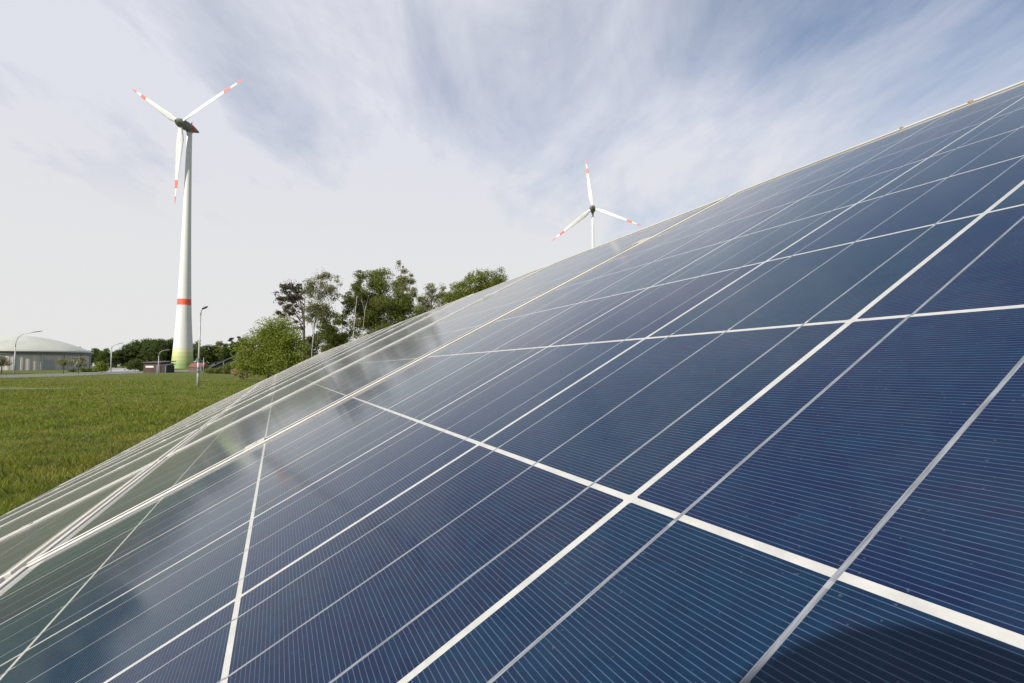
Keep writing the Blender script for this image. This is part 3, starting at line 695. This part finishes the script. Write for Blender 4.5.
tree('broadleaf_tree', 'lower green tree filling the gap under the thin birch', 328, 78,
     [(328, 322, 16, 14), (336, 341, 20, 16), (318, 347, 14, 16), (345, 322, 7, 10), (312, 364, 14, 12), (298, 366, 10, 12)],
     [([(330, 378), (330, 350), (330, 320)], 0.14), ([(341, 375), (341, 345), (343, 318)], 0.1)], 10000, 0.13, ML_GREEN, MB_BROWN, 50, (0.18, 0.36), 14)
tree('broadleaf_tree', 'broad dense green tree, the biggest crown of the group', 376, 76,
     [(380, 283, 22, 14), (366, 298, 20, 18), (389, 301, 22, 20), (353, 310, 12, 14), (402, 292, 12, 16), (372, 322, 24, 17), (398, 322, 16, 14), (350, 332, 12, 12), (352, 350, 16, 12), (380, 340, 20, 12), (414, 316, 12, 12), (366, 312, 16, 12), (386, 312, 16, 10)],
     [([(378, 380), (378, 340), (380, 310), (381, 285)], 0.22), ([(366, 376), (369, 330), (375, 300)], 0.12)], 26000, 0.120, ML_GREEN, MB_BROWN, 95, (0.18, 0.36), 15, limbs=20)
tree('birch_tree', 'slender birch with a white trunk in front of the broad green tree', 352, 73,
     [(357, 287, 8, 8), (349, 300, 7, 9), (360, 276, 8, 6)],
     [([(351.5, 377), (352.5, 345), (355, 315), (358, 288)], 0.11), ([(358, 340), (365, 310), (369, 295)], 0.06)], 1800, 0.11, ML_GREEN, MB_BIRCH, 22, (0.2, 0.4), 16, limbs=6)
tree('birch_tree', 'wispy birch top standing above the right side of the broad green tree', 404, 82,
     [(399, 265, 5, 6), (407, 276, 9, 9), (411, 290, 7, 11), (401, 285, 9, 10), (409, 305, 8, 9)],
     [([(404, 378), (404, 330), (403, 290), (400, 264)], 0.14)], 2900, 0.12, ML_BIRCH, MB_BIRCH, 34, (0.16, 0.34), 17, limbs=18, droop=0.4)
tree('broadleaf_tree', 'grey green loose tree between the broad tree and the bright ones at right', 430, 95,
     [(430, 291, 9, 8), (438, 297, 10, 9), (424, 303, 10, 10), (442, 287, 5, 5), (434, 312, 16, 12)],
     [([(431, 376), (431, 330), (432, 295)], 0.17)], 4200, 0.15, ML_BIRCH, MB_BROWN, 44, (0.18, 0.36), 18)
tree('broadleaf_tree', 'fresh green tree peeping over the panel edge beside the grey green one', 460, 88,
     [(461, 290, 11, 10), (468, 283, 8, 7), (453, 300, 12, 10), (472, 300, 12, 12)],
     [([(462, 378), (462, 330), (464, 290)], 0.17)], 5200, 0.135, ML_BRIGHT, MB_BROWN, 42, (0.22, 0.42), 19)
tree('broadleaf_tree', 'rightmost fresh green tree of the group, cut off by the panel edge', 486, 90,
     [(476, 277, 9, 9), (485, 276, 9, 9), (497, 277, 10, 10), (502, 284, 7, 8), (486, 294, 20, 14)],
     [([(487, 378), (487, 330), (488, 284)], 0.18)], 7800, 0.135, ML_BRIGHT, MB_BROWN, 56, (0.22, 0.42), 20)
# bushes and young trees on the meadow
tree('dry_bush', 'tan dry clump of stalks at the foot of the bright green tree', 240, 66,
     [(240, 372.5, 6.5, 4.5), (243, 375, 5, 3)], [([(240, 381), (240, 374)], 0.03)], 2200, 0.10, ML_DRY, MB_BROWN, 16, (0.3, 0.5), 21, 'bush', limbs=3)
tree('blossom_tree', 'young blossoming tree at the very left edge in front of the round hall', 2, 110,
     [(0, 361, 10, 4.5), (8, 363, 5, 3), (-6, 362, 7, 4)], [([(1.5, 374), (1.5, 366), (0.5, 361)], 0.09)], 1700, 0.15, ML_BLOS, MB_BROWN, 22, (0.25, 0.5), 22)
tree('blossom_tree', 'thin young tree with sparse leaves in front of the round hall', 63.5, 112,
     [(63, 361.5, 5, 4.5), (66, 364, 4, 3)], [([(63.5, 374), (63.5, 367), (63.5, 361)], 0.07)], 420, 0.14, ML_BIRCH, MB_BROWN, 14, (0.25, 0.5), 23)
tree('blossom_tree', 'small blossoming tree near the right end of the round hall', 78.5, 112,
     [(78, 361.5, 7, 4.2), (84, 363.5, 4, 3), (73, 363, 4, 3)], [([(78.5, 374), (78.5, 367), (78, 362)], 0.08)], 1300, 0.15, ML_BLOS, MB_BROWN, 20, (0.25, 0.5), 24)
tree('round_bush', 'rounded green bush at the right end of the round hall', 102, 130,
     [(102, 366.5, 6, 5), (97, 369, 5, 3.2), (106, 369, 4, 3)], [([(102, 373), (102, 367)], 0.08)], 1300, 0.20, ML_BRIGHT, MB_BROWN, 18, (0.3, 0.5), 25, 'bush', limbs=4)
tree('low_hedge', 'low dark hedge running below the wall of the round hall', 90, 140,
     [(84, 370.4, 6, 1.6), (93, 370.2, 6, 1.8), (74, 370.6, 6, 1.2)], [([(88, 372), (88, 370)], 0.05)], 900, 0.18, ML_FAR, MB_BROWN, 20, (0.4, 0.7), 26, 'hedge', limbs=3)
tree('round_bush', 'green bush left of the low brown hut', 134, 150,
     [(135, 364, 7, 6), (129, 367, 6, 4), (141, 366.5, 4, 4)], [([(135, 371), (135, 365)], 0.08)], 1500, 0.22, ML_FAR, MB_BROWN, 18, (0.3, 0.5), 27, 'bush', limbs=4)

tree('round_bush', 'low green scrub before the low end of the sloping dark shelter', 217, 112,
     [(214, 370.5, 6, 2.4), (220, 369.8, 6, 3.0), (208, 371, 5, 1.8)], [([(216, 374), (216, 370)], 0.05)], 1500, 0.15, ML_GREEN, MB_BROWN, 20, (0.35, 0.6), 28, 'bush', limbs=3)
tree('round_bush', 'green scrub before the high end of the sloping dark shelter', 231, 108,
     [(229, 369, 7, 4.0), (235, 366.5, 5, 5), (225, 371, 5, 2.4)], [([(231, 374), (231, 368)], 0.06)], 2200, 0.15, ML_GREEN, MB_BROWN, 24, (0.35, 0.6), 29, 'bush', limbs=3)

# the wood behind: every tree a copy of one of four kinds
def proto(ml, mbk, ells, nleaf, size, seed, ncl, cr, limbs=8, h=17.0):
    rg = np.random.RandomState(seed); cen, r3 = [], []
    tot = sum(e[2] * e[3] for e in ells)
    for cx, cz, rx, rz in ells:
        for _ in range(max(3, int(ncl * rx * rz / tot))):
            q = rg.normal(size=3); q /= np.linalg.norm(q); q *= rg.rand() ** 0.38 * 0.9; f = rg.uniform(*cr) * math.sqrt(rx * rz)
            cen.append((cx + q[0] * rx, q[1] * rx, cz + q[2] * rz)); r3.append((f * 1.1, f * 1.1, f * 0.8))
    cen, r3 = np.array(cen), np.array(r3)
    me = np_mesh('crown', leaves(rg, cen, r3 * 1.25, int(nleaf * 1.6), size * 1.1), 4); me.materials.append(ml)
    mb = MB(); P = [Vector((0, 0, -0.3)), Vector((0.1, 0, h * 0.3)), Vector((-0.1, 0.1, h * 0.6)), Vector((0.1, 0, h * 0.9))]
    mb.tube(P, [0.3, 0.24, 0.16, 0.06], 7)
    for i in range(limbs):
        e = Vector(cen[rg.randint(len(cen))]); a = P[0].lerp(P[3], min(0.9, max(0.25, e.z / h - 0.2))); mb.tube([a, (a + e) / 2 + Vector((0, 0, .3)), e], [0.1, 0.07, 0.03], 5)
    tm = mb.mesh('trunk', True); tm.materials.append(mbk); return me, tm
KINDS = dict(
    round=proto(ML_FAR, MB_BROWN, [(0, 11, 5.2, 5.0), (-2.6, 7.5, 4.4, 4.2), (2.8, 8, 4.2, 4.6), (0, 4.5, 5.0, 3.6)], 3600, 0.36, 31, 60, (0.22, 0.42)),
    tall=proto(ML_GREEN, MB_BROWN, [(0, 13, 3.2, 4.0), (-1.2, 9, 3.4, 4.5), (1.4, 8.5, 3.2, 4.2), (0, 4.5, 3.6, 3.4)], 3000, 0.34, 32, 54, (0.22, 0.42)),
    loose=proto(ML_BIRCH, MB_BIRCH, [(0, 13, 2.8, 3.8), (-1.0, 9, 3.0, 4.0), (1.3, 8.5, 2.8, 3.8)], 1500, 0.33, 33, 44, (0.2, 0.36), 12),
    pine=proto(ML_DARK, MB_PINE, [(0, 15, 1.6, 1.8), (0.4, 12.6, 2.8, 1.6), (-0.5, 10, 3.2, 1.6), (0.3, 7.4, 3.4, 1.6), (0, 5, 3.0, 1.4)], 2200, 0.34, 34, 50, (0.24, 0.42)))
WOOD = [  # photo column, photo row of its top, depth, kind, label
    (88, 350, 330, 'round', 'far green tree just above the right eave of the round hall'),
    (70, 344.5, 330, 'round', 'far tree whose top shows over the domed roof'),
    (97, 347.5, 320, 'round', 'far round tree between the hall and the thin lamp post'),
    (107, 350, 300, 'round', 'far low tree behind the green bush by the hall'),
    (104, 346.0, 345, 'tall', 'far taller dark tree behind the low one by the hall'),
    (116, 349, 310, 'round', 'far tree behind the thin lamp post of the paved yard'),
    (123, 348.5, 325, 'tall', 'far narrow tree right of the thin lamp post'),
    (129, 344, 315, 'round', 'far tree on the rising edge of the wood above the paved yard'),
    (136, 340.5, 320, 'round', 'far big round tree above the green bush beside the hut'),
    (143, 337.5, 330, 'round', 'far highest tree of the wood left of the turbine'),
    (150, 339, 318, 'round', 'far dark round tree above the white board hut'),
    (157, 336.5, 335, 'tall', 'far tall tree behind the low bent lamp post'),
    (163, 338, 315, 'round', 'far round tree above the dark shed'),
    (170, 337.5, 325, 'round', 'far tree touching the left side of the turbine tower'),
    (176, 340, 335, 'tall', 'far tree half hidden by the left side of the turbine tower'),
    (192, 343, 325, 'round', 'far tree half hidden by the right side of the turbine tower'),
    (199, 340, 330, 'loose', 'far loose tree behind the tall slim lamp post'),
    (205, 344, 318, 'round', 'far tree right of the tall slim lamp post'),
    (211, 343.5, 330, 'tall', 'far narrow tree above the low end of the sloping shelter'),
    (217, 338, 322, 'tall', 'far tall pale green tree above the sloping shelter'),
    (223, 341, 330, 'tall', 'far tall tree right of the pale green one above the shelter'),
    (228, 346, 318, 'round', 'far low tree above the high end of the sloping shelter'),
    (232, 337.5, 325, 'pine', 'far dark pine, leftmost of the pines right of the turbine'),
    (239, 336.5, 330, 'pine', 'far dark pine in the middle of the pines right of the turbine'),
    (245, 338, 322, 'pine', 'far dark pine next to the bright green tree'),
    (236, 347, 315, 'round', 'far low round tree in front of the dark pines'),
    (252, 344, 335, 'pine', 'far dark pine mostly hidden behind the bright green tree'),
]
LEFT = [(-48.5, 165, 10.5, 'round'), (-50.5, 150, 9.0, 'tall'), (-52.5, 170, 12.0, 'round'), (-54.5, 155, 10.0, 'loose'), (-56.5, 165, 11.5, 'round'),
        (-59.0, 150, 10.5, 'tall'), (-61.5, 160, 12.0, 'round'), (-64.5, 150, 11.0, 'round')]
for az, D, h, kind in LEFT:                  # the row left of the frame that the panels mirror
    o = thing('far_tree', 'tree of the row left of the round hall, mirrored darkly in the lower panels', 'tree',
              (D * math.sin(rad(az)), D * math.cos(rad(az)), 0), az, 'tree row left of the round hall')
    q = h / {'round': 16.6, 'tall': 17.3, 'loose': 17.0}[kind]; o.scale = (q * 1.5, q * 1.5, q)
    for nm, me in zip(('crown', 'trunk'), KINDS[kind]): link(nm, me, None, o)
rw = random.Random(5)
HT = dict(round=16.6, tall=17.3, loose=17.0, pine=16.8)
for px, py, D, kind, lab in WOOD:
    o = thing('far_pine' if kind == 'pine' else 'far_tree', lab, 'tree', gd(px, D), rw.uniform(0, 6.28), 'trees of the far wood')
    h = (365 + HC * F / D - py) * D / F / HT[kind]; w = h * rw.uniform(0.92, 1.15) if h > 0.8 else max(h, 0.8) * 1.1
    o.scale = (w, w, h)
    for nm, me in zip(('crown', 'trunk'), KINDS[kind]): link(nm, me, None, o)

# ================================================================= THE CAMERA THAT CASTS THE SHADOW
def photo_camera():
    f = cw((0, 0, 1)); r = Vector((1, 0, 0)); u = cw((0, -1, 0)); C = Vector((0, 0, HC))
    foot = C - f * 0.12
    o = thing('tripod_camera', 'black camera on a tripod, seen only as a shadow on the nearest panel', 'camera', (foot.x, foot.y - 0.10, 0))
    I = Matrix.Translation(-o.location)
    M3 = Matrix((r, u, f)).transposed()
    mb = MB(); mb.box(C - f * 0.125 - u * 0.005, (0.14, 0.10, 0.05), M3); mb.box(C - f * 0.12 + u * 0.06, (0.06, 0.03, 0.045), M3)
    mb.box(C - f * 0.112 - r * 0.055, (0.035, 0.098, 0.07), M3); link('body', mb.mesh('body'), M_BLACK, o, I)
    mb = MB(); mb.tube([C - f * 0.105, C - f * 0.06, C - f * 0.055, C - f * 0.020, C - f * 0.014, C - f * 0.010], [0.033, 0.034, 0.038, 0.039, 0.041, 0.041], 32); link('lens', mb.mesh('lens', True), M_BLACK, o, I)
    hd = C - f * 0.125 - u * 0.06
    mb = MB(); mb.tube([hd, hd - Vector((0, 0, 0.09))], [0.028, 0.022], 14); mb.tube([hd - Vector((0, 0, 0.09)), hd - Vector((0, 0, 0.55))], 0.014, 10); link('column', mb.mesh('column'), M_BLACK, o, I)
    ap = hd - Vector((0, 0, 0.30))
    for w in (-150, -90, -30):
        e = Vector((ap.x + 0.5 * math.cos(rad(w)), ap.y + 0.42 * math.sin(rad(w)) - 0.1, 0)); mb = MB(); mb.tube([ap, ap.lerp(e, 0.5), e], [0.016, 0.013, 0.010], 8); link('leg', mb.mesh('leg'), M_BLACK, o, I)
photo_camera()
